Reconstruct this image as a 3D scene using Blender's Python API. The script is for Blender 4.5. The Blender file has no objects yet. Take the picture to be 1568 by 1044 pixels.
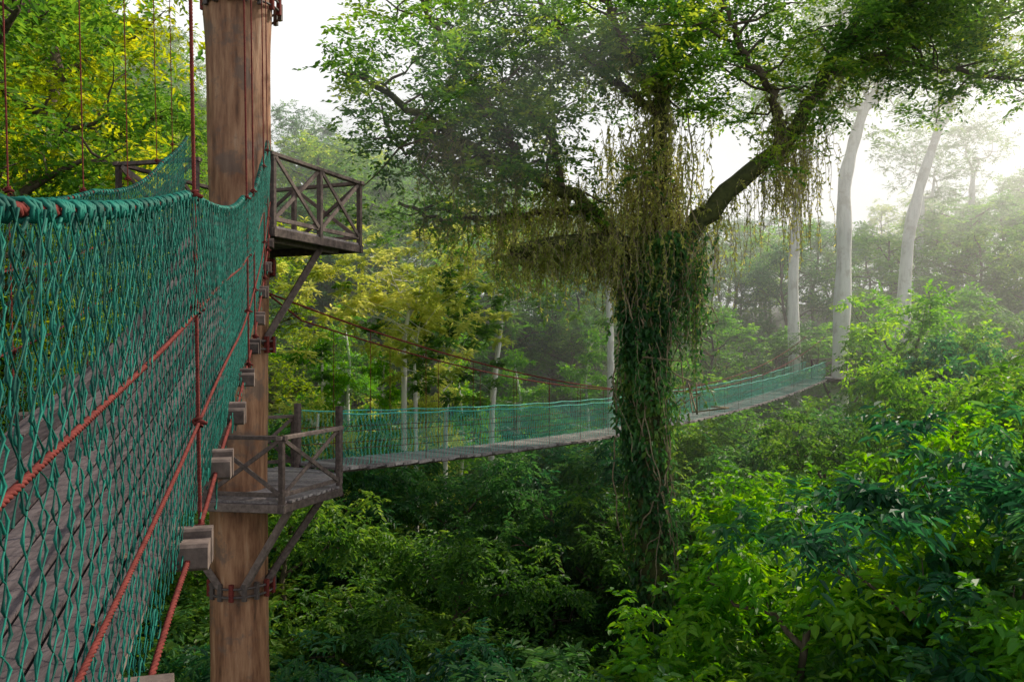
import bpy, math, numpy as np
from mathutils import Vector
rng=np.random.default_rng(7)
F=1220.0
def W(px,py,d): return np.array([(px-784)/F*d, d, -(py-522)/F*d])
def sm(t):
    t=np.clip(t,0,1); return t*t*(3-2*t)
def nrm(v):
    v=np.asarray(v,float); return v/np.maximum(np.linalg.norm(v,axis=-1,keepdims=True),1e-9)
# ---------------------------------------------------------------- materials
def newmat(name):
    m=bpy.data.materials.new(name); m.use_nodes=True
    nt=m.node_tree; nt.nodes.clear()
    return m,nt,nt.nodes.new('ShaderNodeOutputMaterial')
def ramp(nt,cols):
    r=nt.nodes.new('ShaderNodeValToRGB'); el=r.color_ramp.elements
    while len(el)<len(cols): el.new(0.5)
    for e,(p,c) in zip(el,cols): e.position=p; e.color=(*c,1)
    return r
def leafmat(name,c0,c1,c2,transl=0.45,rough=0.5,tv=2.6,hue=.482):
    m,nt,out=newmat(name); N=nt.nodes.new; L=nt.links.new
    at=N('ShaderNodeAttribute'); at.attribute_name='var'
    oi=N('ShaderNodeObjectInfo')
    mx=N('ShaderNodeMath'); mx.operation='MULTIPLY_ADD'
    L(oi.outputs['Random'],mx.inputs[0]); mx.inputs[1].default_value=0.4; 
    L(at.outputs['Fac'],mx.inputs[2])
    sub=N('ShaderNodeMath'); sub.operation='SUBTRACT'; L(mx.outputs[0],sub.inputs[0]); sub.inputs[1].default_value=0.2
    r=ramp(nt,[(0.0,c0),(0.5,c1),(1.0,c2)])
    L(sub.outputs[0],r.inputs[0])
    p=N('ShaderNodeBsdfPrincipled'); p.inputs['Roughness'].default_value=rough
    p.inputs['Specular IOR Level'].default_value=0.35
    L(r.outputs[0],p.inputs['Base Color'])
    t=N('ShaderNodeBsdfTranslucent')
    hs=N('ShaderNodeHueSaturation'); hs.inputs['Hue'].default_value=hue; hs.inputs['Saturation'].default_value=1.10; hs.inputs['Value'].default_value=tv
    L(r.outputs[0],hs.inputs['Color']); L(hs.outputs[0],t.inputs['Color'])
    mix=N('ShaderNodeMixShader'); mix.inputs[0].default_value=transl
    L(p.outputs[0],mix.inputs[1]); L(t.outputs[0],mix.inputs[2]); L(mix.outputs[0],out.inputs['Surface'])
    return m
def surfmat(name,cols,scale=(1,1,1),ns=4.0,rough=0.8,bump=0.4,bdist=0.02,detail=8,spec=0.3,coord='Object',usevar=0.0,blotch=None):
    m,nt,out=newmat(name); N=nt.nodes.new; L=nt.links.new
    tc=N('ShaderNodeTexCoord'); mp=N('ShaderNodeMapping'); mp.inputs['Scale'].default_value=scale
    L(tc.outputs[coord],mp.inputs['Vector'])
    nz=N('ShaderNodeTexNoise'); nz.inputs['Scale'].default_value=ns; nz.inputs['Detail'].default_value=detail; nz.inputs['Roughness'].default_value=0.65
    L(mp.outputs[0],nz.inputs['Vector'])
    r=ramp(nt,cols)
    if usevar>0:
        at=N('ShaderNodeAttribute'); at.attribute_name='var'
        ma=N('ShaderNodeMath'); ma.operation='MULTIPLY_ADD'; L(at.outputs['Fac'],ma.inputs[0]); ma.inputs[1].default_value=usevar
        sb=N('ShaderNodeMath'); sb.operation='SUBTRACT'; L(nz.outputs['Fac'],sb.inputs[0]); sb.inputs[1].default_value=usevar/2
        L(sb.outputs[0],ma.inputs[2]); L(ma.outputs[0],r.inputs[0])
    else: L(nz.outputs['Fac'],r.inputs[0])
    col=r.outputs[0]
    if blotch:
        n2=N('ShaderNodeTexNoise'); n2.inputs['Scale'].default_value=blotch[0]; n2.inputs['Detail'].default_value=6; n2.inputs['Roughness'].default_value=.7
        L(tc.outputs[coord],n2.inputs['Vector']); r2=ramp(nt,[(.52,(0,0,0)),(.60,(1,1,1))]); L(n2.outputs['Fac'],r2.inputs[0])
        mm=N('ShaderNodeMix'); mm.data_type='RGBA'; ml=N('ShaderNodeMath'); ml.operation='MULTIPLY'; ml.inputs[1].default_value=blotch[2]
        L(r2.outputs[0],ml.inputs[0]); L(ml.outputs[0],mm.inputs[0]); L(col,mm.inputs[6]); mm.inputs[7].default_value=(*blotch[1],1); col=mm.outputs[2]
    p=N('ShaderNodeBsdfPrincipled'); p.inputs['Roughness'].default_value=rough; p.inputs['Specular IOR Level'].default_value=spec
    L(col,p.inputs['Base Color'])
    b=N('ShaderNodeBump'); b.inputs['Strength'].default_value=bump; b.inputs['Distance'].default_value=bdist
    L(nz.outputs['Fac'],b.inputs['Height']); L(b.outputs[0],p.inputs['Normal'])
    L(p.outputs[0],out.inputs['Surface'])
    return m
M={}
M['leaf_mid']=leafmat('leaf_mid',(.022,.080,.014),(.070,.175,.026),(.19,.30,.045))
M['leaf_dark']=leafmat('leaf_dark',(.016,.066,.024),(.040,.135,.034),(.10,.22,.045),0.42)
M['leaf_blue']=leafmat('leaf_blue',(.016,.070,.036),(.036,.135,.055),(.09,.21,.045),0.38,0.45)
M['leaf_bright']=leafmat('leaf_bright',(.04,.145,.014),(.092,.28,.022),(.23,.40,.035),0.48,0.45,2.4)
M['leaf_yellow']=leafmat('leaf_yellow',(.20,.29,.05),(.44,.52,.11),(.66,.66,.20),0.5,.55,1.6)
M['leaf_left']=leafmat('leaf_left',(.030,.085,.012),(.13,.22,.022),(.40,.42,.045),0.52,.55,2.3)
M['leaf_crown']=leafmat('leaf_crown',(.026,.08,.016),(.085,.18,.028),(.29,.35,.05),0.55,.5,3.0)
M['vine']=leafmat('vine',(.11,.15,.035),(.31,.34,.09),(.54,.50,.18),0.48,0.6)
M['ivy']=leafmat('ivy',(.02,.075,.022),(.05,.16,.036),(.17,.24,.04),0.35,0.4)
M['deadleaf']=leafmat('deadleaf',(.10,.05,.03),(.20,.09,.05),(.30,.16,.08),0.2,0.7,1.2,.5)
M['bark']=surfmat('bark',[(0.25,(.055,.04,.028)),(0.55,(.13,.10,.07)),(0.8,(.24,.20,.15))],(3,3,.6),3,.9,.8,.05)
M['bark_pale']=surfmat('bark_pale',[(0.25,(.50,.47,.43)),(0.5,(.78,.75,.70)),(0.8,(.87,.85,.80))],(1.5,1.5,.25),2.5,.8,.4,.03,blotch=(.9,(.46,.40,.33),.5))
M['bark_post']=surfmat('bark_post',[(0.28,(.07,.034,.02)),(0.43,(.23,.105,.055)),(0.58,(.38,.20,.11)),(0.8,(.48,.34,.24))],(2.6,2.6,.35),3.2,.6,.8,.03,blotch=(1.7,(.14,.10,.08),.7))
M['moss']=surfmat('moss',[(0.3,(.03,.04,.015)),(0.6,(.09,.10,.03)),(0.8,(.18,.15,.07))],(1,1,1),6,.95,1,.06)
M['root']=surfmat('root',[(0.3,(.16,.12,.07)),(0.7,(.42,.34,.22))],(1,1,1),8,.85,.3,.01)
M['wood']=surfmat('wood',[(0.25,(.05,.036,.032)),(0.5,(.125,.092,.08)),(0.8,(.24,.18,.155))],(3,3,3),5,.8,.5,.006,usevar=.3)
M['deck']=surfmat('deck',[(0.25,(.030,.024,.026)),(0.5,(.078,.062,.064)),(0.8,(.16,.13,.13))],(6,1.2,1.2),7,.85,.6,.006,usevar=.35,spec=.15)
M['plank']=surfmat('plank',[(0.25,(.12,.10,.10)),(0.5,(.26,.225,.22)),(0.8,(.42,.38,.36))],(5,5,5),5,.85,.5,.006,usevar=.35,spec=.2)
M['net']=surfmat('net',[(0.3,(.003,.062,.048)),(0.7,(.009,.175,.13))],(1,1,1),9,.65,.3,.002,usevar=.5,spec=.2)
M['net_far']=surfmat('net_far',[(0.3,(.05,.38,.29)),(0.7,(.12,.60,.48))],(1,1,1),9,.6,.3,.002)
M['rope']=surfmat('rope',[(0.3,(.085,.016,.014)),(0.7,(.22,.045,.036))],(1,1,1),30,.8,.5,.003,spec=.15)
M['steel']=surfmat('steel',[(0.3,(.05,.04,.038)),(0.7,(.13,.10,.09))],(1,1,1),20,.5,.3,.002)
# ---------------------------------------------------------------- mesh builder
class MB:
    def __init__(s): s.v=[];s.f=[];s.m=[];s.a=[];s.s=[];s.n=0;s.mats=[]
    def mi(s,name):
        if name not in s.mats: s.mats.append(name)
        return s.mats.index(name)
    def add(s,v,f,mat,var=0.5,smooth=False):
        v=np.asarray(v,float).reshape(-1,3); f=np.asarray(f,int).reshape(-1,4)
        s.v.append(v); s.f.append(f+s.n); s.n+=len(v)
        s.m.append(np.full(len(f),s.mi(mat))); 
        s.a.append(np.full(len(f),var) if np.isscalar(var) else np.asarray(var,float))
        s.s.append(np.full(len(f),smooth))
    def mesh(s,name):
        v=np.concatenate(s.v);f=np.concatenate(s.f)
        me=bpy.data.meshes.new(name)
        me.vertices.add(len(v)); me.vertices.foreach_set('co',v.astype(np.float32).ravel())
        me.loops.add(len(f)*4); me.loops.foreach_set('vertex_index',f.astype(np.int32).ravel())
        me.polygons.add(len(f)); me.polygons.foreach_set('loop_start',(np.arange(len(f))*4).astype(np.int32))
        me.polygons.foreach_set('material_index',np.concatenate(s.m).astype(np.int32))
        me.polygons.foreach_set('use_smooth',np.concatenate(s.s).astype(bool))
        at=me.attributes.new('var','FLOAT','FACE'); at.data.foreach_set('value',np.concatenate(s.a).astype(np.float32))
        for k in s.mats: me.materials.append(M[k])
        me.update(calc_edges=True); 
        return me
    def obj(s,name,parent=None):
        return mkobj(name,s.mesh(name),parent)
def mkobj(name,me,parent=None,loc=(0,0,0),scale=(1,1,1),rz=0,tilt=(0,0)):
    o=bpy.data.objects.new(name,me); bpy.context.scene.collection.objects.link(o)
    o.location=loc;o.scale=scale;o.rotation_euler=(tilt[0],tilt[1],rz)
    if parent: o.parent=parent
    return o
def empty(name):
    return mkobj(name,None)
def tube(mb,P,R,mat,k=6,var=0.5,cap=False,smooth=True):
    P=np.asarray(P,float);n=len(P);R=np.broadcast_to(np.asarray(R,float),(n,))
    T=nrm(np.gradient(P,axis=0)); mt=np.abs(T).mean(0); ref=np.zeros(3);ref[np.argmin(mt)]=1
    U=nrm(np.cross(T,ref)); V=np.cross(T,U)
    a=np.arange(k)*2*math.pi/k
    v=P[:,None]+R[:,None,None]*(np.cos(a)[None,:,None]*U[:,None]+np.sin(a)[None,:,None]*V[:,None])
    i=np.arange(n-1)[:,None]*k; j=np.arange(k)[None]; j2=(j+1)%k
    f=np.stack([i+j,i+j2,i+k+j2,i+k+j],-1).reshape(-1,4)
    mb.add(v,f,mat,var,smooth)
def tubes(mb,P,r,mat,nrmv,k=3,var=None):
    m,n,_=P.shape; T=nrm(np.gradient(P,axis=1)); U=nrm(np.cross(T,np.asarray(nrmv,float)));V=np.cross(T,U)
    a=np.arange(k)*2*math.pi/k; r=np.broadcast_to(np.asarray(r,float),(m,n))
    v=P[:,:,None]+r[:,:,None,None]*(np.cos(a)[:,None]*U[:,:,None]+np.sin(a)[:,None]*V[:,:,None])
    b=np.arange(m)[:,None,None]*n*k; i=b+np.arange(n-1)[None,:,None]*k; j=np.arange(k)[None,None]; j2=(j+1)%k
    f=np.stack([i+j,i+j2,i+k+j2,i+k+j],-1).reshape(-1,4)
    if var is None: var=rng.random(m)
    mb.add(v,f,mat,np.repeat(var,(n-1)*k),True)
def box(mb,a,b,w,h,mat,up=(0,0,1),var=None,ext=0):
    a=np.asarray(a,float);b=np.asarray(b,float);t=nrm(b-a);a=a-t*ext;b=b+t*ext
    up=np.asarray(up,float)
    if abs(t@up)>.98: up=np.array([.37,.93,0])
    s=nrm(np.cross(t,up));u=np.cross(s,t)
    c=0.12*min(w,h)
    prof=[(-w/2+c,-h/2),(w/2-c,-h/2),(w/2,-h/2+c),(w/2,h/2-c),(w/2-c,h/2),(-w/2+c,h/2),(-w/2,h/2-c),(-w/2,-h/2+c)]
    v=[p+s*x+u*y for p in(a,b) for x,y in prof]
    f=[[i,(i+1)%8,(i+1)%8+8,i+8] for i in range(8)]
    for o in (0,8): f+=[[o,o+1,o+2,o+7],[o+7,o+2,o+3,o+6],[o+6,o+3,o+4,o+5]]
    mb.add(v,f,mat,rng.random() if var is None else var)
def leaves(mb,P,D,Nn,L,Wd,mat,var,hi=True):
    n=len(P); D=nrm(D); S=nrm(np.cross(D,Nn)); Nn=np.cross(S,D)
    L=np.broadcast_to(L,(n,))[:,None];Wd=np.broadcast_to(Wd,(n,))[:,None]
    if hi:
        up=Nn*Wd*.22; dr=Nn*L*.16
        v=np.stack([P,P+D*L*.3+S*Wd*.46+up,P+D*L*.68+S*Wd*.36+up*.7-dr*.4,P+D*L-dr,P+D*L*.68-S*Wd*.36+up*.7-dr*.4,P+D*L*.3-S*Wd*.46+up],1)
        b=np.arange(n)[:,None]*6
        f=np.stack([b+[0,1,2,3],b+[0,3,4,5]],1).reshape(-1,4); var=np.repeat(var,2)
    else:
        v=np.stack([P,P+D*L*.45+S*Wd*.5+Nn*Wd*.15,P+D*L,P+D*L*.45-S*Wd*.5+Nn*Wd*.15],1)
        f=np.arange(n)[:,None]*4+np.arange(4)
    mb.add(v,f,mat,var)
def clumps(mb,C,R,ntw,k,lL,lW,mat,hi=True,flat=.6,droop=.25,cv=None,upb=.15,twig=False):
    C=np.asarray(C,float);m=len(C);R=np.broadcast_to(R,(m,))
    if cv is None: cv=rng.normal(0,.15,m)
    d=rng.normal(size=(m,ntw,3)); d[...,2]=d[...,2]*flat+upb; d=nrm(d)
    O=C[:,None]+d*R[:,None,None]*rng.uniform(.05,.35,(m,ntw,1))
    Ln=R[:,None]*rng.uniform(.5,1,(m,ntw))
    t=(np.arange(k)+.6)/k
    B=O[:,:,None]+d[:,:,None]*Ln[...,None,None]*t[:,None]
    B[...,2]-=droop*Ln[...,None]*t**2
    side=nrm(np.cross(d,[0,0,1.]))*1.0
    sg=np.where(np.arange(k)%2==0,1,-1)
    D=side[:,:,None]*sg[:,None]*.85+d[:,:,None]*.55+rng.normal(size=B.shape)*.28
    D[...,2]-=droop*.9
    Nn=np.zeros_like(B);Nn[...,2]=1;Nn+=rng.normal(size=B.shape)*.38
    var=.5+cv[:,None,None]+rng.normal(0,.06,(m,ntw,1))+rng.normal(0,.11,(m,ntw,k))
    n=m*ntw*k; sc=rng.uniform(.65,1.15,n)
    leaves(mb,B.reshape(-1,3),D.reshape(-1,3),Nn.reshape(-1,3),lL*sc,lW*sc,mat,np.clip(var.ravel(),0.0,1.0),hi)
def bend(a,b,n=5,am=.08,zc=0.0):
    a=np.asarray(a,float);b=np.asarray(b,float);L=np.linalg.norm(b-a);t=np.linspace(0,1,n)[:,None]
    P=a+(b-a)*t; j=rng.normal(size=(n,3))*am*L*.5; j[0]=0;j[-1]=0
    P=P+j; P[:,2]+=zc*L*np.sin(t[:,0]*math.pi); return P
def tree(name,H=20,r0=.3,cb=.45,R=4.5,n1=9,n2=4,n3=3,cR=1.1,ntw=9,k=10,lL=.34,lW=.16,leaf='leaf_mid',bark='bark',flat=.6,up=.5,hi=False,lean=.03,droop=.25,layered=False):
    mb=MB(); tp=bend((0,0,0),(rng.normal()*lean*H,rng.normal()*lean*H,H*.9),9,.04)
    tube(mb,tp,np.linspace(r0*1.15,r0*.28,9),bark,8)
    C=[]
    for i in range(n1):
        f=(i+.5)/n1; h=cb+(0.9-cb)*f; q=h/.9*8; i0=min(int(q),7); p=tp[i0]+(tp[i0+1]-tp[i0])*(q-i0)
        az=i*2.4+rng.uniform(-.4,.4); prof=math.sqrt(max(0.05,1-(1.25*f-.35)**2))
        if layered: prof=1.0-.72*f
        el=(.05+up*f) if not layered else rng.uniform(-.02,.18)
        L=R*prof*rng.uniform(.75,1.15)
        d=np.array([math.cos(az)*math.cos(el),math.sin(az)*math.cos(el),math.sin(el)])
        lp=bend(p,p+d*L,6,.10,.06); tube(mb,lp,np.linspace(r0*.34,r0*.09,6),bark,5)
        for j in range(n2):
            g=.4+.6*(j+.7)/n2; q=min(g*5,4.99); a=lp[int(q)]+(lp[int(q)+1]-lp[int(q)])*(q-int(q))
            d2=nrm(d*.7+rng.normal(size=3)*(.75,.75,.15 if layered else .55)+(0,0,.02 if layered else .25)); e=a+d2*L*.42*rng.uniform(.6,1.1)
            tube(mb,bend(a,e,4,.1),np.linspace(r0*.11,r0*.035,4),bark,4)
            for _ in range(n3):
                C.append(e+rng.normal(size=3)*cR*(.75,.75,.25 if layered else .5)-d2*rng.uniform(0,.5)*cR)
    C.append(tp[-1]+(0,0,.3));C=np.array(C)
    rr=cR*rng.uniform(.65,1.2,len(C))
    clumps(mb,C,rr,ntw,k,lL,lW,leaf,hi,flat,droop)
    return mb.mesh(name)
# ---------------------------------------------------------------- terrain
def gh(x,y):
    x=np.asarray(x,float);y=np.asarray(y,float)
    h=-20+23*sm((y-38)/95)+9*sm((-x-6)/35)*sm((y+20)/50)+6*sm((x-25)/60)
    h=h+1.2*np.sin(x*.11+.7)*np.cos(y*.09)+.5*np.sin(x*.31)*np.sin(y*.27)
    r=np.hypot(x,y); return h+ 18*sm((r-260)/500)
g=np.sinh(np.linspace(-5,5,181))/np.sinh(5)*1500
X,Y=np.meshgrid(g,g,indexing='xy'); Z=gh(X,Y); n=len(g)
mb=MB(); i=np.arange(n-1)[:,None]*n+np.arange(n-1)[None]
M['soil']=surfmat('soil',[(0.3,(.012,.018,.007)),(0.55,(.028,.045,.014)),(0.75,(.06,.05,.03))],(1,1,1),.6,.95,1,.3,detail=12)
mb.add(np.stack([X,Y,Z],-1),np.stack([i,i+1,i+n+1,i+n],-1).reshape(-1,4),'soil',.5,True); mb.obj('ground')
# ---------------------------------------------------------------- tree prototypes
TA=[tree('canopy_a',leaf='leaf_mid',lL=.30,lW=.13,k=12),tree('canopy_b',leaf='leaf_dark',R=5,n1=10,cR=1.2,lL=.30,lW=.13,k=12),tree('canopy_c',leaf='leaf_crown',cb=.35,R=4.2,n1=11),tree('canopy_d',leaf='leaf_bright',cb=.55,R=5.2,up=.35,flat=.4)]
TF=[tree('feather_a',leaf='leaf_yellow',layered=True,bark='bark_pale',flat=.25,droop=.1,R=3.6,H=16,r0=.24,lL=.2,lW=.09,cb=.42,n1=13,cR=.72,ntw=9,k=11),
    tree('feather_b',leaf='leaf_bright',layered=True,bark='bark_pale',flat=.3,droop=.12,R=3.2,H=15,r0=.2,lL=.2,lW=.09,cb=.42,n1=12,cR=.7,ntw=9,k=11)]
TL=[tree('tall_a',H=32,r0=.4,cb=.22,R=5,n1=20,n2=5,n3=3,cR=1.1,ntw=10,k=11,lL=.26,lW=.12,leaf='leaf_left'),
    tree('tall_b',H=32,r0=.4,cb=.3,R=5.5,n1=18,n2=5,n3=3,cR=1.2,ntw=10,k=11,lL=.26,lW=.12,leaf='leaf_mid')]
TN=[tree('near_a',H=16,r0=.16,cb=.55,R=2.5,n1=9,n2=4,n3=3,cR=.72,ntw=11,k=11,lL=.22,lW=.08,leaf='leaf_blue',hi=True,droop=.4),
    tree('near_b',H=16,r0=.16,cb=.5,R=2.6,n1=10,n2=4,n3=3,cR=.75,ntw=11,k=10,lL=.21,lW=.09,leaf='leaf_dark',hi=True,droop=.35),
    tree('near_c',H=16,r0=.16,cb=.55,R=2.4,n1=9,n2=4,n3=3,cR=.7,ntw=11,k=10,lL=.18,lW=.08,leaf='leaf_mid',hi=True,droop=.45)]
TR=[tree('broad_a',H=16,r0=.16,cb=.55,R=2.6,n1=10,n2=4,n3=3,cR=.7,ntw=10,k=9,lL=.20,lW=.11,leaf='leaf_bright',hi=True,droop=.3),
    tree('broad_b',H=16,r0=.16,cb=.5,R=2.5,n1=10,n2=4,n3=3,cR=.7,ntw=10,k=10,lL=.17,lW=.09,leaf='leaf_mid',hi=True,droop=.3)]
mbu=MB(); c=rng.normal(size=(34,3))*(1.5,1.5,.9); c[:,2]=abs(c[:,2])+.4
clumps(mbu,c,1.0,9,9,.4,.17,'leaf_dark',False); UND=mbu.mesh('understory_clump')
# distant forest
forest=empty('distant_forest_trees'); und=empty('understory_foliage')
ratx=np.array([-1.2,-.64,-.42,-.34,-.27,-.18,-.05,.1,.3,.42,.5,.64,1.2]); raty=np.array([.5,.46,.42,.26,.29,.25,.20,.17,.16,.16,.18,.22,.25])
cnt=0;y=31.0
while y<150:
    sp=4.7+ (y-30)*.055
    x=-.8*y-8
    while x<.8*y+12:
        px_=x+rng.uniform(-.45,.45)*sp; py_=y+rng.uniform(-.45,.45)*sp; u=px_/py_
        h=float(gh(px_,py_)); rt=np.interp(u,ratx,raty)
        tr=-.10+(rt+.10)*float(sm((py_-24)/70))
        if u<-.36: tr=max(tr,rt*.8)
        top=py_*tr+rng.uniform(-5.5,1.0)
        if -.30<u<.22 and py_<54: top-=4.2
        s=(py_-13.6)/27.6
        if s<1.12:
            bxx=-2.95+19.15*s
            if abs(px_-bxx)<5: top=min(top,-4.6)
            elif px_>bxx and u>.33: top=min(top,-4.0 if u<.47 else -1.0)
        Ht=top-h
        if Ht>5:
            sel=rng.random()
            if u<-.36: pr=TL[rng.integers(2)];H0=32.
            elif sel<.12 and py_<75: pr=TF[int(rng.random()<.6)];H0=16.
            else: pr=TA[rng.choice(4,p=[.27,.35,.18,.20])];H0=20.
            s1=Ht/H0; s2=np.clip(s1,.62,1.5)*rng.uniform(.85,1.15)
            mkobj('forest_tree_%d'%cnt,pr,forest,(px_,py_,h-.2),(s2,s2,s1),rng.uniform(0,6.28)); cnt+=1
        if py_<80 and rng.random()<.5:
            s3=rng.uniform(.9,2.0); mkobj('undergrowth_%d'%cnt,UND,und,(px_+rng.normal()*2,py_+rng.normal()*2,h),(s3,s3,s3*1.2),rng.uniform(0,6.28))
        x+=sp
    y+=sp
for (px_,py_,top) in [(-13,21,15),(-17,24,18),(-15.5,28,17),(-19,30,21),(-23,27,20),(-11.5,17,9),(-16,18,15),(-15,33,11),(-22,35,24),(-10,14,2),(-14,13,8),(-28,33,24),(-9.0,20,-1),(-12,26,5),(-20,20,19),(-18,36,12)]:
    h=float(gh(px_,py_)); k_=TL[0 if rng.random()<.6 else 1]; s1=(top-h)/32
    mkobj('rainforest_tree',k_,None,(px_,py_,h),(.85,.85,s1),rng.uniform(0,6.28))
for (px_,py_,d,i,sc) in [(632,375,34,0,.8),(575,480,33,1,.6),(700,500,38,1,.8),(480,450,31,1,.8),(800,500,50,1,1.),(455,545,27,0,.7),(670,545,32,0,.6),(900,470,52,1,.8),(540,420,46,1,.9)]:
    p=W(px_,py_,d); h=float(gh(p[0],p[1])); mkobj('feathery_tree',TF[i],None,(p[0],p[1],h),(sc,sc,(p[2]-h)/(16 if i==0 else 15)),rng.uniform(0,6.28))
def paletree(pts,r,crown,leafn,nm='pale_trunk_tree',cR=1.3,lf='leaf_mid'):
    mb=MB(); P=np.array([W(*p) for p in pts]); P[0,2]=gh(P[0,0],P[0,1])
    t=np.linspace(0,1,len(P)*5); q=np.linspace(0,1,len(P)); PP=np.stack([np.interp(t,q,P[:,i]) for i in range(3)],1)
    for _ in range(2): PP[1:-1]=(PP[:-2]+2*PP[1:-1]+PP[2:])/4
    rr=np.linspace(r*1.2,r*.6,len(PP))*(1+.09*np.sin(np.arange(len(PP))*1.3+2))
    tube(mb,PP,rr,'bark_pale',14)
    C=[];d0=pts[-1][2]
    for c in crown:
        e=W(c[0],c[1],d0+c[2]); b=bend(PP[-1]-(0,0,.3),e,7,.14,.05); tube(mb,b,np.linspace(r*.42,r*.1,7),'bark_pale',7)
        for j in range(8):
            a=b[3+j%4]; e2=a+rng.normal(size=3)*(1.7,1.7,1.0)+(0,0,.7); tube(mb,bend(a,e2,4,.1),np.linspace(r*.14,r*.04,4),'bark_pale',4)
            for _ in range(5): C.append(e2+rng.normal(size=3)*1.0)
    clumps(mb,C,cR*rng.uniform(.6,1.1,len(C)),10,10,.27,.12,lf,False,.5)
    return mb.obj(nm)
paletree([(1283,900,42.5),(1285,575,42.5),(1293,390,42.5),(1292,280,42.5),(1308,215,42.5),(1325,160,42.5)],.41,[(1290,20,0),(1400,50,2),(1220,90,-2),(1360,120,3),(1330,-90,0)],1)
paletree([(1225,700,62),(1213,430,62),(1222,300,62),(1235,230,62)],.42,[(1180,120,0),(1260,110,3),(1230,40,0)],1)
paletree([(1365,600,60),(1388,370,60),(1410,280,60),(1440,190,60)],.46,[(1400,60,0),(1490,60,3),(1450,-20,0),(1540,100,2)],1)
paletree([(1400,600,85),(1410,330,85),(1412,300,85)],.4,[(1400,240,0),(1440,250,3)],1)
paletree([(1480,600,95),(1488,300,95),(1490,270,95)],.4,[(1470,210,0),(1520,215,3)],1)
paletree([(750,720,33),(752,630,33),(762,540,33),(770,478,33)],.13,[(772,440,0)],1,cR=.6)
paletree([(938,700,50),(935,500,50),(930,430,50)],.25,[(915,380,0),(950,370,0)],1)
paletree([(617,700,31),(619,600,31),(618,520,31),(628,470,31)],.12,[(600,420,0),(650,430,1)],1,cR=.7,lf='leaf_yellow')
paletree([(680,720,31),(682,650,31),(686,600,31)],.10,[(690,560,0)],1,cR=.5)
paletree([(640,720,30),(637,640,30),(634,540,30)],.09,[(640,500,0)],1,cR=.5,lf='leaf_yellow')
for (px_,py_,d,k_,sc) in [(1425,448,37,3,.75),(1530,500,33,0,.75),(1500,545,26,2,.6),(1560,575,21,3,.55)]:
    p=W(px_,py_,d); h=float(gh(p[0],p[1])); mkobj('rainforest_tree',TA[k_],None,(p[0],p[1],h),(sc,sc,(p[2]-h)/20),rng.uniform(0,6.28))
# near canopy below the bridges
rng=np.random.default_rng(21)
yy=8.5
while yy<34:
    sp=2.5+.035*yy; xx=-.72*yy-3
    while xx<.75*yy+4:
        a=xx+rng.uniform(-.4,.4)*sp; b=yy+rng.uniform(-.4,.4)*sp; u=a/b
        top=-5.0+3.6*float(sm((a-2.0)/7))+1.0*float(sm((b-14)/16))+rng.uniform(-1.8,.6)
        if a<-1.5 and b<15: top=min(top,-5.6+rng.uniform(-1,.3))
        s=(b-13.6)/27.6; bx_=-2.95+19.15*s
        if -.1<s<1.1 and abs(a-bx_)<3.4: top=min(top,-4.2)
        if .31<u<.46: top=min(top,-.09*b-.7)
        if abs(a+4.1)<2.6 and abs(b-12)<2.6: xx+=sp; continue
        if a<-1.2+b*-.2 and b<11: top=min(top,-7)
        if abs(a-3.4)<1.3 and abs(b-20)<2.0: xx+=sp; continue
        if b<20.5 and abs(a-.172*b)<2.4: top=min(top,-.40*b-.3)
        h=float(gh(a,b)); right=float(sm((a-2.6)/3))
        if rng.random()<right*.92: pr=TR[0] if rng.random()<.6 else TR[1]
        else: pr=TN[rng.choice(3,p=[.40,.34,.26])]
        s2=rng.uniform(.85,1.15)
        mkobj('understory_tree',pr,None,(a,b,h),(s2,s2,(top-h)/15.2),rng.uniform(0,6.28))
        xx+=sp
    yy+=sp
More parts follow.
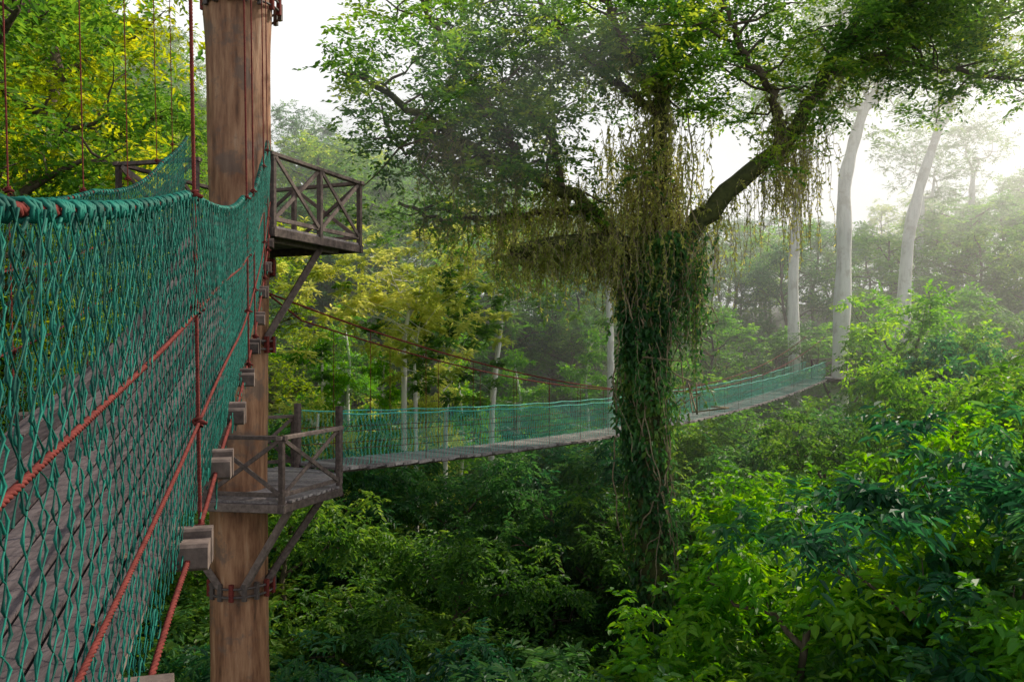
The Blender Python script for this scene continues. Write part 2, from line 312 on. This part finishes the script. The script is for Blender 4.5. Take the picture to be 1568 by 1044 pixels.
# ---------------------------------------------------------------- hero vine-covered tree
mb=MB()
def curve(pts,n):
    P=np.array([W(*p) for p in pts]); q=np.linspace(0,1,len(P)); t=np.linspace(0,1,n)
    PP=np.stack([np.interp(t,q,P[:,i]) for i in range(3)],1)
    for _ in range(3): PP[1:-1]=(PP[:-2]+2*PP[1:-1]+PP[2:])/4
    return PP
TT=curve([(1010,1500,20),(1000,1044,20),(1000,800,20),(985,620,20),(990,500,20),(1000,400,20),(1020,360,20)],40)
TT[0,2]=gh(TT[0,0],TT[0,1])-.3
tube(mb,TT,np.linspace(.42,.38,40)*(1+.08*np.sin(np.arange(40)*1.3)),'moss',14)
limbs=[([(990,420,20),(930,350,19.8),(880,298,19.5),(800,262,19),(730,235,18.5),(660,190,18),(600,150,17.5),(570,125,17)],.22,.05,.30,1.2),
 ([(900,320,19.6),(830,325,20.2),(760,335,20.6),(680,340,20.8),(610,310,21)],.11,.04,.4,1.0),
 ([(800,262,19),(770,190,19.6),(710,110,20),(655,30,20.5),(630,-40,21)],.11,.04,.12,1.25),
 ([(860,290,19.3),(850,220,21),(800,140,22),(780,60,22.5)],.1,.04,.2,1.25),
 ([(740,240,18.6),(690,250,19.5),(630,240,20),(590,200,20.5)],.08,.03,.1,1.3),
 ([(1010,400,20),(1070,345,20),(1110,290,20),(1190,238,20),(1230,178,20),(1275,100,20),(1310,30,20),(1340,-60,20)],.30,.09,.5,1.1),
 ([(1195,235,20),(1185,150,19.3),(1130,70,19),(1100,-10,19)],.13,.05,.22,1.6),
 ([(1270,110,20),(1350,85,20.5),(1450,110,21),(1580,125,21.5)],.11,.04,.2,1.4),
 ([(1300,60,20),(1400,10,19),(1500,-30,18.5)],.11,.05,.15,1.9),
 ([(1350,85,20.5),(1430,40,21.5),(1560,20,22)],.08,.04,.1,2.0),
 ([(1000,400,20),(1012,300,20.2),(1015,200,20.4),(1012,130,20.5),(1050,60,20.6),(1080,-30,21)],.25,.08,.5,1.2),
 ([(1015,180,20.4),(930,115,20.6),(860,50,21),(800,-30,21.5)],.13,.05,.1,1.35),
 ([(1015,150,20.4),(960,80,19),(930,10,18),(920,-60,17.5)],.11,.05,.15,1.2)]
C=[];limbpts=[]
for pts,r1,r2,f0,dens in limbs:
    P=curve(pts,26); P[3:-1]+=rng.normal(size=(22,3))*.05
    tube(mb,P,np.linspace(r1,r2,26),'moss' if r1>.2 else 'bark',8); limbpts.append((P,r1,r2))
    L=np.linalg.norm(np.diff(P,axis=0),axis=1).sum(); ns=int(L*(1-f0)*2.2*dens)
    for i in range(ns):
        f=f0+(1-f0)*(i+rng.random())/ns; a=P[min(int(f*25),25)]
        d=nrm(rng.normal(size=3)*(1,.9,.6)+(0,0,.28)); Lb=rng.uniform(.9,2.3); e=a+d*Lb
        b=bend(a,e,5,.12,.06); tube(mb,b,np.linspace(.04,.012,5),'bark',4)
        for j in range(5):
            q=b[2+j%3]+rng.normal(size=3)*.42+d*rng.uniform(0,.4); C.append(q)
C=np.array(C)
pyv=522-C[:,2]/C[:,1]*F; C=C[pyv<352]
cv=rng.normal(0,.22,len(C))
clumps(mb,C,rng.uniform(.5,.9,len(C)),10,10,.17,.078,'leaf_crown',False,.5,.2,cv)
P=curve([(990,385,20),(920,372,19.7),(850,375,19.3),(785,388,19)],16); tube(mb,P,np.linspace(.3,.2,16),'moss',10,cap=False); limbpts.append((P,.34,.22))
tree_obj=mb.obj('vine_covered_tree')
mv=MB()
n=15000; t=rng.random(n); q=t*39; i0=np.minimum(q.astype(int),38); base=TT[i0]+(TT[i0+1]-TT[i0])*(q-i0)[:,None]
vis=base[:,2]>-11; base=base[vis]; t=t[vis]; n=len(base); az=rng.uniform(0,6.28,n)
lump=.42+.10*np.sin(base[:,2]*2.1+az*2)+.08*np.sin(base[:,2]*5+az*3)+rng.random(n)**3*.4
o=np.stack([np.cos(az),np.sin(az),0*az],1); Pp=base+o*lump[:,None]*.92
leaves(mv,Pp,o*.35+(0,0,-.8)+rng.normal(size=(n,3))*.45,o+(0,0,.7)+rng.normal(size=(n,3))*.35,rng.uniform(.12,.22,n),rng.uniform(.07,.13,n),'ivy',np.clip(.5+.25*np.sin(base[:,2]*1.7+az)+rng.normal(0,.18,n),0,1),True)
def hang(starts,lens,r,leafn,lL,lW,mat,lm,vc=.5,wig=.05):
    m=len(starts);k=9; t=np.linspace(0,1,k)
    P=np.repeat(starts[:,None],k,1); P[...,2]-=lens[:,None]*t
    w=np.cumsum(rng.normal(size=(m,k,2))*wig,axis=1); w[:,0]=0; P[...,:2]+=w
    tubes(mv,P,r,mat,(0,1,.01),3)
    n=m*leafn; si=np.repeat(np.arange(m),leafn); f=rng.random(n)*(k-1.01); i0=f.astype(int)
    b=P[si,i0]+(P[si,i0+1]-P[si,i0])*(f-i0)[:,None]
    vv=np.clip(vc+np.repeat(rng.normal(0,.18,m),leafn)+rng.normal(0,.1,n),0,1)
    leaves(mv,b,rng.normal(size=(n,3))*.55+(0,0,-.85),rng.normal(size=(n,3))+(0,-.5,.3),lL*rng.uniform(.6,1.2,n),lW*rng.uniform(.6,1.2,n),lm,vv,False)
hp=[(2,19,58,1.2),(3,22,30,.9),(0,14,16,.7),(0,14,14,.7),(0,10,8,.5),(1,18,40,1.5),(0,10,8,.8),(0,10,8,.7),(0,5,4,.5),(0,5,4,.5),(2,18,50,1.4),(0,14,16,.8),(0,10,10,.6),(0,15,90,.65)]
for (P,r1,r2),(k0,k1,den,ml) in zip(limbpts,hp):
    m=den*5; q=rng.uniform(k0,min(k1,len(P)-1.01),m); i0=q.astype(int); s=P[i0]+(P[i0+1]-P[i0])*(q-i0)[:,None]+rng.normal(size=(m,3))*(.16,.18,.07)*(r1/.2)
    hang(s,rng.uniform(.15,1,m)**1.8*ml*1.8,.006,18,.12,.045,'root','vine',.42)
m=480; s=np.stack([rng.normal(0,.66,m),20+rng.normal(0,.5,m),rng.uniform(2.2,5.6,m)],1); s[:,0]+=3.45-(s[:,2]-2.2)*.03
hang(s,rng.uniform(.5,2.4,m),.007,28,.13,.05,'root','vine',.6,.04)
m=150; s=np.stack([rng.normal(1.2,.9,m),19.6+rng.normal(0,.4,m),rng.uniform(2.3,4.2,m)],1); hang(s,rng.uniform(.4,1.9,m),.006,22,.12,.045,'root','vine',.45,.04)
m=130; s=np.stack([rng.normal(7.0,.4,m),20+rng.normal(0,.3,m),rng.uniform(4.0,5.4,m)],1); hang(s,rng.uniform(.5,2.5,m),.006,22,.11,.04,'root','vine',.7,.03)
m=70; s=np.stack([rng.normal(4.5,.25,m),19.8+rng.normal(0,.4,m),rng.uniform(1.5,3.0,m)],1); hang(s,rng.uniform(.8,2.6,m),.008,30,.15,.07,'root','ivy',.6,.06)
m=90; s=np.stack([rng.normal(3.4,.45,m),19.8+rng.normal(0,.45,m),rng.uniform(-1,2.6,m)],1); hang(s,rng.uniform(.6,2.2,m),.008,30,.15,.07,'root','ivy',.5,.06)
for i in range(40):
    z0=rng.uniform(-9,1.5); L=rng.uniform(2,6); k=26; t=np.linspace(0,1,k); a0=rng.uniform(0,6.28); tw=rng.uniform(-3,3)
    rad=.52+.25*np.sin(t*math.pi)*rng.random(); z=z0+L*t
    cx=np.interp(z,TT[:,2],TT[:,0]); P=np.stack([cx+np.cos(a0+tw*t)*rad,20+np.sin(a0+tw*t)*rad,z],1)+np.cumsum(rng.normal(size=(k,3))*.03,0)
    tube(mv,P,rng.uniform(.010,.024),'root',5)
for i in range(26):
    a=W(rng.uniform(960,1080),rng.uniform(300,420),19.5+rng.random()); e=W(rng.uniform(970,1090),rng.uniform(430,640),19.3+rng.random()); P=bend(a,e,14,.12,-.25); tube(mv,P,rng.uniform(.01,.026),'root',5)
vo=mv.obj('hanging_vines',tree_obj)
# ---------------------------------------------------------------- platform tree (foreground column)
TX,TY=-4.1,12.1
mb=MB(); k=28; zz=np.concatenate([np.linspace(-21,-6,8),np.linspace(-5.7,7,70),np.linspace(7.5,14,8)]); aa=np.arange(k)*2*math.pi/k
Rz=np.interp(zz,[-21,-5,0,4.5,5.2,14],[.60,.425,.415,.47,.52,.42])
Rr=Rz[:,None]*(1+.018*np.sin(aa*5+zz[:,None]*.6)+.012*np.sin(aa*9+zz[:,None]*2.3)+.008*np.sin(aa*17-zz[:,None]*1.1))
cx=TX+.03*np.sin(zz*.5)-np.interp(zz,[-5,5],[0,.08]); v=np.stack([cx[:,None]+Rr*np.cos(aa),TY+Rr*np.sin(aa),np.repeat(zz[:,None],k,1)],-1)
i=np.arange(len(zz)-1)[:,None]*k; j=np.arange(k)[None]; mb.add(v,np.stack([i+j,i+(j+1)%k,i+k+(j+1)%k,i+k+j],-1).reshape(-1,4),'bark_post',.5,True)
C=[]
for i in range(9):
    az=i*2.4; e=np.array([TX,TY,14.])+np.array([math.cos(az)*3.5,math.sin(az)*3.5,rng.uniform(1,4)]); b=bend((TX,TY,11+rng.random()*3),e,6,.12); tube(mb,b,np.linspace(.16,.05,6),'bark',6)
    for j in range(4): C.append(b[3+j%3]+rng.normal(size=3)*.9)
clumps(mb,C,.8,9,8,.16,.07,'leaf_mid',False)
pt=mb.obj('platform_tree_trunk')
def collar(mb,z,h=.12,blocks=True):
    a=np.linspace(0,2*math.pi,33); R=.465 if z<4 else .56
    for dz_ in (0,h): tube(mb,np.stack([TX+R*np.cos(a),TY+R*np.sin(a),0*a+z+dz_],1),.018,'steel',6)
    if blocks:
        for i in range(16):
            b=i*2*math.pi/16; p=np.array([TX+R*math.cos(b),TY+R*math.sin(b),z]); box(mb,p-(0,0,.06),p+(0,0,h+.07),.07,.05,'steel' if i%3 else 'rope')
mc=MB()
for z in (5.0,-.12,-3.75,1.05): collar(mc,z)
mc.obj('trunk_collars',pt)
# ---------------------------------------------------------------- platforms
def platform(name,poly,z,rails,rh,dirv,braces=[]):
    mb=MB(); poly=[np.array(p,float) for p in poly]; n=len(poly); c=sum(poly)/n
    dv=nrm(np.array(dirv,float)); pv=np.array([-dv[1],dv[0]])
    pr=[p@pv for p in poly]; s=min(pr)+.07
    while s<max(pr)-.05:
        hits=[]
        for i in range(n):
            a,b=poly[i],poly[(i+1)%n]; da,db=a@pv-s,b@pv-s
            if da*db<0: hits.append((a+(b-a)*(da/(da-db)))@dv)
        if len(hits)>=2:
            lo,hi=min(hits)-rng.uniform(0,.04),max(hits)+rng.uniform(0,.04); p0=pv*s+dv*lo;p1=pv*s+dv*hi
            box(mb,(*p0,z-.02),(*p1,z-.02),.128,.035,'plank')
        s+=.14
    for i in range(n):
        a,b=poly[i],poly[(i+1)%n]; box(mb,(*a,z-.10),(*b,z-.10),.07,.12,'wood',ext=.05)
        box(mb,(*(a*.8+c*.2),z-.15),(*(b*.8+c*.2),z-.15),.08,.1,'wood')
    for i in rails:
        a,b=poly[i],poly[(i+1)%n]; L=np.linalg.norm(b-a); m=max(1,round(L/1.05))
        for j in range(m+1):
            p=a+(b-a)*j/m; box(mb,(*p,z-.16),(*p,z+rh+.02),.075,.075,'wood')
        box(mb,(*a,z+rh),(*b,z+rh),.09,.055,'wood',ext=.07)
        box(mb,(*a,z+.09),(*b,z+.09),.04,.06,'wood')
        for j in range(m):
            p=a+(b-a)*(j+.04)/m;q=a+(b-a)*(j+.96)/m; o=np.array([.012,-.02])
            box(mb,(*(p),z+.10),(*(q),z+rh-.04),.028,.06,'wood')
            box(mb,(*(p+o*1.6),z+rh-.04),(*(q+o*1.6),z+.10),.028,.06,'wood')
    for a,b in braces: box(mb,a,b,.08,.10,'wood')
    return mb.obj(name)
platform('upper_platform',[(-3.30,11.0),(-2.5,13.05),(-4.9,14.0),(-5.75,11.65),(-4.5,11.35)],1.60,[0,1,2,3],.98,(.37,.93),
   [((-3.75,12.0,-.05),(-2.95,12.4,1.5)),((-4.4,12.0,.0),(-5.3,12.3,1.5)),((-4.1,12.4,-.05),(-4.1,13.7,1.5))])
platform('lower_platform',[(-5.4,11.35),(-3.18,11.0),(-2.66,12.25),(-2.95,13.5),(-3.9,14.2),(-5.5,13.4)],-2.22,[0,1,4,5],.88,(1,-.16),
   [((-3.98,11.72,-3.7),(-3.15,11.4,-2.35)),((-3.75,12.0,-3.7),(-2.9,12.4,-2.35)),((-4.25,11.72,-3.7),(-5.0,11.4,-2.35))])
mb=MB()
for p in [(-2.92,13.45),(-3.78,14.05)]: box(mb,(*p,-2.4),(*p,-1.1),.1,.1,'wood')
mb.obj('bridge_entry_posts')
fx,fy=17.5,42.5
hexp=[(fx+1.5*math.cos(a),fy+1.5*math.sin(a)) for a in [math.radians(60*i+20) for i in range(6)]]
platform('distant_platform',hexp,-1.95,[0,1,4,5,2],.95,(1,0),[((fx-.4,fy-.3,-3.6),(fx-1.2,fy-.7,-2.1)),((fx+.4,fy-.3,-3.6),(fx+1.2,fy-.7,-2.1))])
# ---------------------------------------------------------------- near suspension bridge
def dz(d): d=np.asarray(d,float); return -1.25+.166*d+.0257*np.maximum(d-5,0)**2
def B1(d,w,z):
    d=np.asarray(d,float); return np.stack(np.broadcast_arrays(-.42-.269*d-w*.9657,d-w*.2598,z),-1)
NH=1.30
def sag(d): return .055*np.abs(np.sin(math.pi*(np.asarray(d)-3.05)/3.05))
bridge=empty('near_rope_bridge')
def net(mb,d0,d1,cell,rows,w,t0,t1,r,mat,off=0.0,B=B1,dzf=dz,NH=NH,sagf=sag,bul=.02,nv=(1,.27,0),knots=True,ph=0,jit_=.09):
    ks=np.arange(d0,d1,cell); sub=4 if knots else 2; nn=rows*sub+1; j=np.arange(nn)/sub
    tri=np.abs((j%2)-1)
    if knots: tri=.5+.5*np.sign(tri-.5)*np.abs(2*tri-1)**.85
    out=[]
    for sgn in (1,-1):
        d=ks[:,None]+sgn*(0.5-tri[None])*cell*.5*.97
        t=t0+(t1-t0)*j[None]/rows*np.ones_like(d)
        kj=rng.normal(size=(len(ks),rows+1))*cell*jit_
        kk=np.minimum((np.arange(nn)/sub).astype(int),rows-1); fr=j-kk
        d=d+kj[:,kk]*(1-fr)+kj[:,kk+1]*fr
        dd=d+.035*np.sin(t*9+d*2.1+ph)*np.sin(np.clip(t,0,1)*math.pi); d=dd
        slack=(.026*np.sin(dd*2.3+ph)+.018*np.sin(dd*5.1+1+ph)+.008*np.sin(dd*13+ph*2))*np.sin(np.clip(t,0,1)*math.pi)*NH
        top=dzf(d)+NH-sagf(d); z=dzf(d)+(top-dzf(d))*t+slack*.8+rng.normal(size=d.shape)*cell*.03
        ww=w-off-bul*np.sin(np.clip(t,0,1)*math.pi)*(1+.6*np.sin(dd*1.9+ph))
        out.append(B(d,ww,z))
    P=np.concatenate(out)
    rr=np.where(np.arange(nn)%sub==0,r*1.9,r) if knots else r
    tubes(mb,P,rr,mat,nv,4 if knots else 3)
mb=MB()
net(mb,-1.0,11.0,.078,25,0,.0,1.0,.0016,'net'); 
net(mb,-1.0,11.0,.08,7,0,.68,1.0,.0015,'net',off=.035,ph=2,jit_=.18)
mb.obj('side_net_near',bridge)
mb=MB(); net(mb,-1.0,11.0,.078,25,1.03,.0,1.0,.0017,'net',bul=-.03,ph=1); net(mb,-1.0,11.0,.09,8,1.03,.6,1.0,.0017,'net',off=.04,ph=4,jit_=.16); mb.obj('side_net_far',bridge)
def rope3(mb,P,r,mat,pitch,n=None):
    P=np.asarray(P,float); L=np.concatenate([[0],np.cumsum(np.linalg.norm(np.diff(P,axis=0),axis=1))])
    n=n or int(L[-1]/pitch*8); t=np.linspace(0,L[-1],n); Q=np.stack([np.interp(t,L,P[:,i]) for i in range(3)],1)
    T=nrm(np.gradient(Q,axis=0)); ref=np.zeros(3);ref[np.argmin(np.abs(T).mean(0))]=1; U=nrm(np.cross(T,ref));V=np.cross(T,U)
    for q in range(3):
        a=(t/pitch*2*math.pi+q*2.094)[:,None]; tube(mb,Q+(np.cos(a)*U+np.sin(a)*V)*r*.5,r*.58,mat,5)
mb=MB(); dd=np.linspace(-1,11,90)
for w in (0,1.03):
    rope3(mb,B1(dd,w,dz(dd)+NH-sag(dd)),.012,'rope',.07)
    for t in (.667,.333): rope3(mb,B1(dd,w+(-.04 if w==0 else .05),dz(dd)+NH*t+.01*np.sin(dd*2)),.0068,'rope',.045)
    rope3(mb,B1(dd,w+(-.03 if w==0 else .03),dz(dd)+.0+.015*np.sin(dd*3.3)),.010,'rope',.06)
for w in (0,1.03):
    for h in ([3.05,6.1,7.0,9.1,10.2] if w==0 else [4.6,6.1,7.6,9.1,10.2]):
        zb=float(dz(h)); p0=B1(h,w-.045*(1 if w==0 else -1),zb-.05); ztop=.47*h+.4
        p1=B1(h,w+(.0 if w==0 else .12),ztop); rope3(mb,np.linspace(p0,p1,20),.0075 if w==0 else .005,'rope',.04)
        for t in (0.02,.333,.667,1.0):
            c=p0+(p1-p0)*((t*NH+.05)/(ztop-zb+.05)); a=np.linspace(0,4*math.pi,20)
            tube(mb,np.stack([c[0]+.014*np.cos(a),c[1]+.014*np.sin(a),c[2]+np.linspace(-.018,.018,20)],1),.006,'rope',5)
            tube(mb,np.array([c-(.03,0,-.004),c-(.01,-.008,0),c+(.012,-.012,.003),c+(.034,0,-.006)]),[.008,.011,.011,.007],'rope',6)
mc=np.linspace(-1,11.7,30)
for w in (0,1.15): tube(mb,B1(mc,w,.47*mc+.4),.014,'steel',6)
mb.obj('ropes',bridge)
mb=MB()
for w in (0,1.03):
    d=-.8
    while d<11:
        L=rng.uniform(.03,.08); turns=rng.integers(3,6); a=np.linspace(0,2*math.pi*turns,turns*7); q=d+np.linspace(0,L,len(a))
        z=dz(q)+NH-sag(q)+.018*np.sin(a); tube(mb,B1(q,w+.018*np.cos(a),z),.0048,'net',5,rng.random()); 
        e=d+L; nx=e+rng.uniform(.02,.06); q=np.linspace(e,nx,7); z=dz(q)+NH-sag(q)-.012-.03*np.sin(np.linspace(0,math.pi,7))*rng.random()
        tube(mb,B1(q,w-.012,z),.0038,'net',4,rng.random()); d=nx
for i in range(140):
    d=rng.uniform(.8,10); q=np.linspace(d,d+rng.uniform(.03,.12),6); tube(mb,B1(q,-.01+rng.normal()*.02,dz(q)+rng.uniform(-.08,.1)+.05*np.sin(np.linspace(0,3.14,6))*rng.normal()),.003,'net',4)
mb.obj('net_lashing',bridge)
mb=MB(); nb=9
for i in range(nb):
    w0=.03+i*(.97/nb); d=-1.2+rng.random()*.4
    while d<11.0:
        e=min(d+rng.uniform(2.2,3.2),11.2); q=np.linspace(d,e-.012,10); hz=rng.uniform(-.004,.004)
        wl=w0+.006; wr=w0+.97/nb-.008
        v=[]
        for s_ in q:
            for w_,z_ in ((wl,.10),(wr,.10),(wr,.065),(wl,.065)): v.append(B1(s_,w_,float(dz(s_))+z_+hz))
        f=[]
        for s_ in range(9):
            for c_ in range(4): f.append([s_*4+c_,s_*4+(c_+1)%4,s_*4+4+(c_+1)%4,s_*4+4+c_])
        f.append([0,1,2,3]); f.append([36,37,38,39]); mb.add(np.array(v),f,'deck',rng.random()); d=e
mb.obj('deck_boards',bridge)
mb=MB(); d=-.95
while d<11:
    a=B1(d,-.06-rng.random()*.05,float(dz(d))+.005);b=B1(d,1.12,float(dz(d))+.005); box(mb,a,b,.13,.095,'wood')
    c=B1(d+.07,-.10,float(dz(d))+.02); box(mb,c,B1(d+.07,.12,float(dz(d))+.02),.07,.13,'wood'); d+=.955
for w in (.12,.9):
    q=np.linspace(-1,11,14)
    for a,b in zip(q[:-1],q[1:]): box(mb,B1(a,w,float(dz(a))-.085),B1(b,w,float(dz(b))-.085),.06,.08,'wood')
mb.obj('crossbeams',bridge)
mb=MB(); n=14; d=rng.uniform(1.5,9,n); P=B1(d,rng.uniform(.05,.98,n),dz(d)+.11); leaves(mb,P,rng.normal(size=(n,3))*(1,1,.15),rng.normal(size=(n,3))*.3+(0,0,1),rng.uniform(.04,.08,n),rng.uniform(.025,.05,n),'deadleaf',rng.random(n))
mb.obj('fallen_leaves',bridge)
# ---------------------------------------------------------------- second suspension bridge
S=np.array([-2.95,13.6]);E=np.array([16.2,41.2]);Ln=np.linalg.norm(E-S);dr=(E-S)/Ln;pl=np.array([-dr[1],dr[0]])
def dz2(s): q=np.asarray(s)/Ln; return -2.15+.17*q-.56*4*q*(1-q)
def B2(s,w,z):
    s=np.asarray(s,float); return np.stack(np.broadcast_arrays(S[0]+dr[0]*s+pl[0]*w,S[1]+dr[1]*s+pl[1]*w,z),-1)
b2=empty('far_rope_bridge'); nv=(pl[0],pl[1],.01); sg2=lambda d:.03*np.abs(np.sin(np.asarray(d)*math.pi/1.5))
for w,nmn in ((0,'side_net_near'),(.95,'side_net_far')):
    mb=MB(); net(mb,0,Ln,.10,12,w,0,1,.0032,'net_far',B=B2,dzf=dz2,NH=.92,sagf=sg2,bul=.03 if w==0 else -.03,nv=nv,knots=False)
    mb.obj(nmn+'_mesh',b2)
mb=MB(); q=np.linspace(0,Ln,80)
for w in (0,.95):
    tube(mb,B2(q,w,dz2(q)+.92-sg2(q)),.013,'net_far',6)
    for t in (.33,.66): tube(mb,B2(q,w,dz2(q)+.92*t),.007,'rope',5)
    tube(mb,B2(q,w-.03,dz2(q)-.03),.012,'rope',5)
    cab=lambda s:(.36+(.24-.36)*s/Ln)-1.95*4*(s/Ln)*(1-s/Ln)
    ca=B2(q,w,cab(q)); tube(mb,ca,.016,'rope',6)
    s=.75
    while s<Ln:
        tube(mb,np.array([B2(s,w,cab(s)),B2(s,w,float(dz2(s))-.03)]),.006,'rope',4); s+=1.5
for w in (0,.95): tube(mb,np.array([B2(0,w,.36),(TX+.3,TY+.2,.75)]),.016,'rope',6)
mb.obj('cables',b2)
mb=MB(); s=0.0
while s<Ln:
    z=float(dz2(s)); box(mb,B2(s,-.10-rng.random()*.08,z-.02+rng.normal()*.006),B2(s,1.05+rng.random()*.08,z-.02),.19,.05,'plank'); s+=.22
q=np.linspace(0,Ln,24)
for w in (.1,.85):
    for a,b in zip(q[:-1],q[1:]): box(mb,B2(a,w,float(dz2(a))-.08),B2(b,w,float(dz2(b))-.08),.06,.06,'wood')
mb.obj('deck_planks',b2)
# ---------------------------------------------------------------- sun direction, mist and added light shafts
az,el=math.radians(55),math.radians(38)
sv=Vector((math.sin(az)*math.cos(el),math.cos(az)*math.cos(el),math.sin(el)))
def volmat(name,den,g):
    m,nt,out=newmat(name); vs=nt.nodes.new('ShaderNodeVolumeScatter'); vs.inputs['Density'].default_value=den; vs.inputs['Anisotropy'].default_value=g; vs.inputs['Color'].default_value=(1,1,.98,1)
    nt.links.new(vs.outputs[0],out.inputs['Volume']); return m
pl_=[(-90,60),(-8,36),(2,19),(12,13),(160,13),(160,240),(-90,240)]; n=len(pl_)
bm=bpy.data.meshes.new('mist'); vv=[(x,y,-24) for x,y in pl_]+[(x,y,32) for x,y in pl_]
ff=[tuple(range(n))[::-1],tuple(range(n,2*n))]+[(i,(i+1)%n,(i+1)%n+n,i+n) for i in range(n)]
bm.from_pydata(vv,[],ff); bm.materials.append(volmat('mist_volume',.0036,.62)); mkobj('morning_mist',bm)
nu,nvv=18,12; sphere=[];sf=[]
for a in range(nvv+1):
    th=math.pi*a/nvv
    for b in range(nu):
        p=2*math.pi*b/nu; sphere.append((math.sin(th)*math.cos(p),math.sin(th)*math.sin(p),math.cos(th)))
for a in range(nvv):
    for b in range(nu): sf.append((a*nu+b,(a+1)*nu+b,(a+1)*nu+(b+1)%nu,a*nu+(b+1)%nu))
sphere=np.array(sphere)
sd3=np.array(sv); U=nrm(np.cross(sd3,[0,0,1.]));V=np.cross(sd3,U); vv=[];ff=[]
for (px_,py_,d,ln,r) in [(655,120,15.0,4.6,.9),(800,190,15.2,4.6,1.2)]:  # added scatter ellipsoids stretched along the sun direction, shaped to imitate light shafts
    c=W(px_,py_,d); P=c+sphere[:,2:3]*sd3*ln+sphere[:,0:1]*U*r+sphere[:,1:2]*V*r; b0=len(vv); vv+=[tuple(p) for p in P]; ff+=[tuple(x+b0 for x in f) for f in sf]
bm=bpy.data.meshes.new('light_shafts'); bm.from_pydata(vv,[],ff); bm.materials.append(volmat('light_shaft_volume',.045,.5)); mkobj('light_shafts',bm)
bm=bpy.data.meshes.new('mist_bank'); bm.from_pydata([tuple(p) for p in sphere],[],sf); bm.materials.append(volmat('mist_bank_volume',.018,.6))
mkobj('mist_bank',bm,None,(14.5,28,11.5),(9,8,8))
# ---------------------------------------------------------------- light, sky, camera
sd=bpy.data.lights.new('sun','SUN'); sd.energy=5; sd.angle=math.radians(.5); sd.color=(1,.91,.74)
so=mkobj('sun',sd); so.rotation_euler=sv.to_track_quat('Z','Y').to_euler()
sc=bpy.context.scene; w=bpy.data.worlds.new('World'); sc.world=w; w.use_nodes=True; nt=w.node_tree; N=nt.nodes.new; L=nt.links.new
sk=N('ShaderNodeTexSky'); sk.sky_type='NISHITA'; sk.sun_disc=False; sk.sun_elevation=el; sk.sun_rotation=az; sk.air_density=1.0; sk.dust_density=2.5
tc=N('ShaderNodeTexCoord'); sp_=N('ShaderNodeSeparateXYZ'); L(tc.outputs['Generated'],sp_.inputs[0])
mr=N('ShaderNodeMapRange'); mr.inputs['From Min'].default_value=.36; mr.inputs['From Max'].default_value=.62; mr.inputs['To Min'].default_value=1.0; mr.inputs['To Max'].default_value=.10; L(sp_.outputs['Z'],mr.inputs['Value'])
cn=N('ShaderNodeTexNoise'); cn.inputs['Scale'].default_value=2.2; cn.inputs['Detail'].default_value=6; L(tc.outputs['Generated'],cn.inputs['Vector'])
mu=N('ShaderNodeMath'); mu.operation='MULTIPLY_ADD'; mu.inputs[1].default_value=.3; mu.inputs[2].default_value=-.15; L(cn.outputs['Fac'],mu.inputs[0])
ad=N('ShaderNodeMath'); ad.operation='ADD'; ad.use_clamp=True; L(mr.outputs[0],ad.inputs[0]); L(mu.outputs[0],ad.inputs[1])
mxr=N('ShaderNodeMix'); mxr.data_type='RGBA'; L(ad.outputs[0],mxr.inputs[0]); L(sk.outputs[0],mxr.inputs[6]); mxr.inputs[7].default_value=(8.8,8.9,8.8,1)
bg=nt.nodes['Background']; bg.inputs['Strength'].default_value=.13; L(mxr.outputs[2],bg.inputs['Color'])
cd=bpy.data.cameras.new('camera'); cd.sensor_width=36; cd.lens=F/1568*36; cd.clip_start=.05; cd.clip_end=5000
co=mkobj('camera',cd); co.rotation_euler=(math.radians(90),0,0); sc.camera=co
sc.view_settings.view_transform='Standard'; sc.view_settings.look='None'; sc.view_settings.exposure=0
print('TREES',cnt)
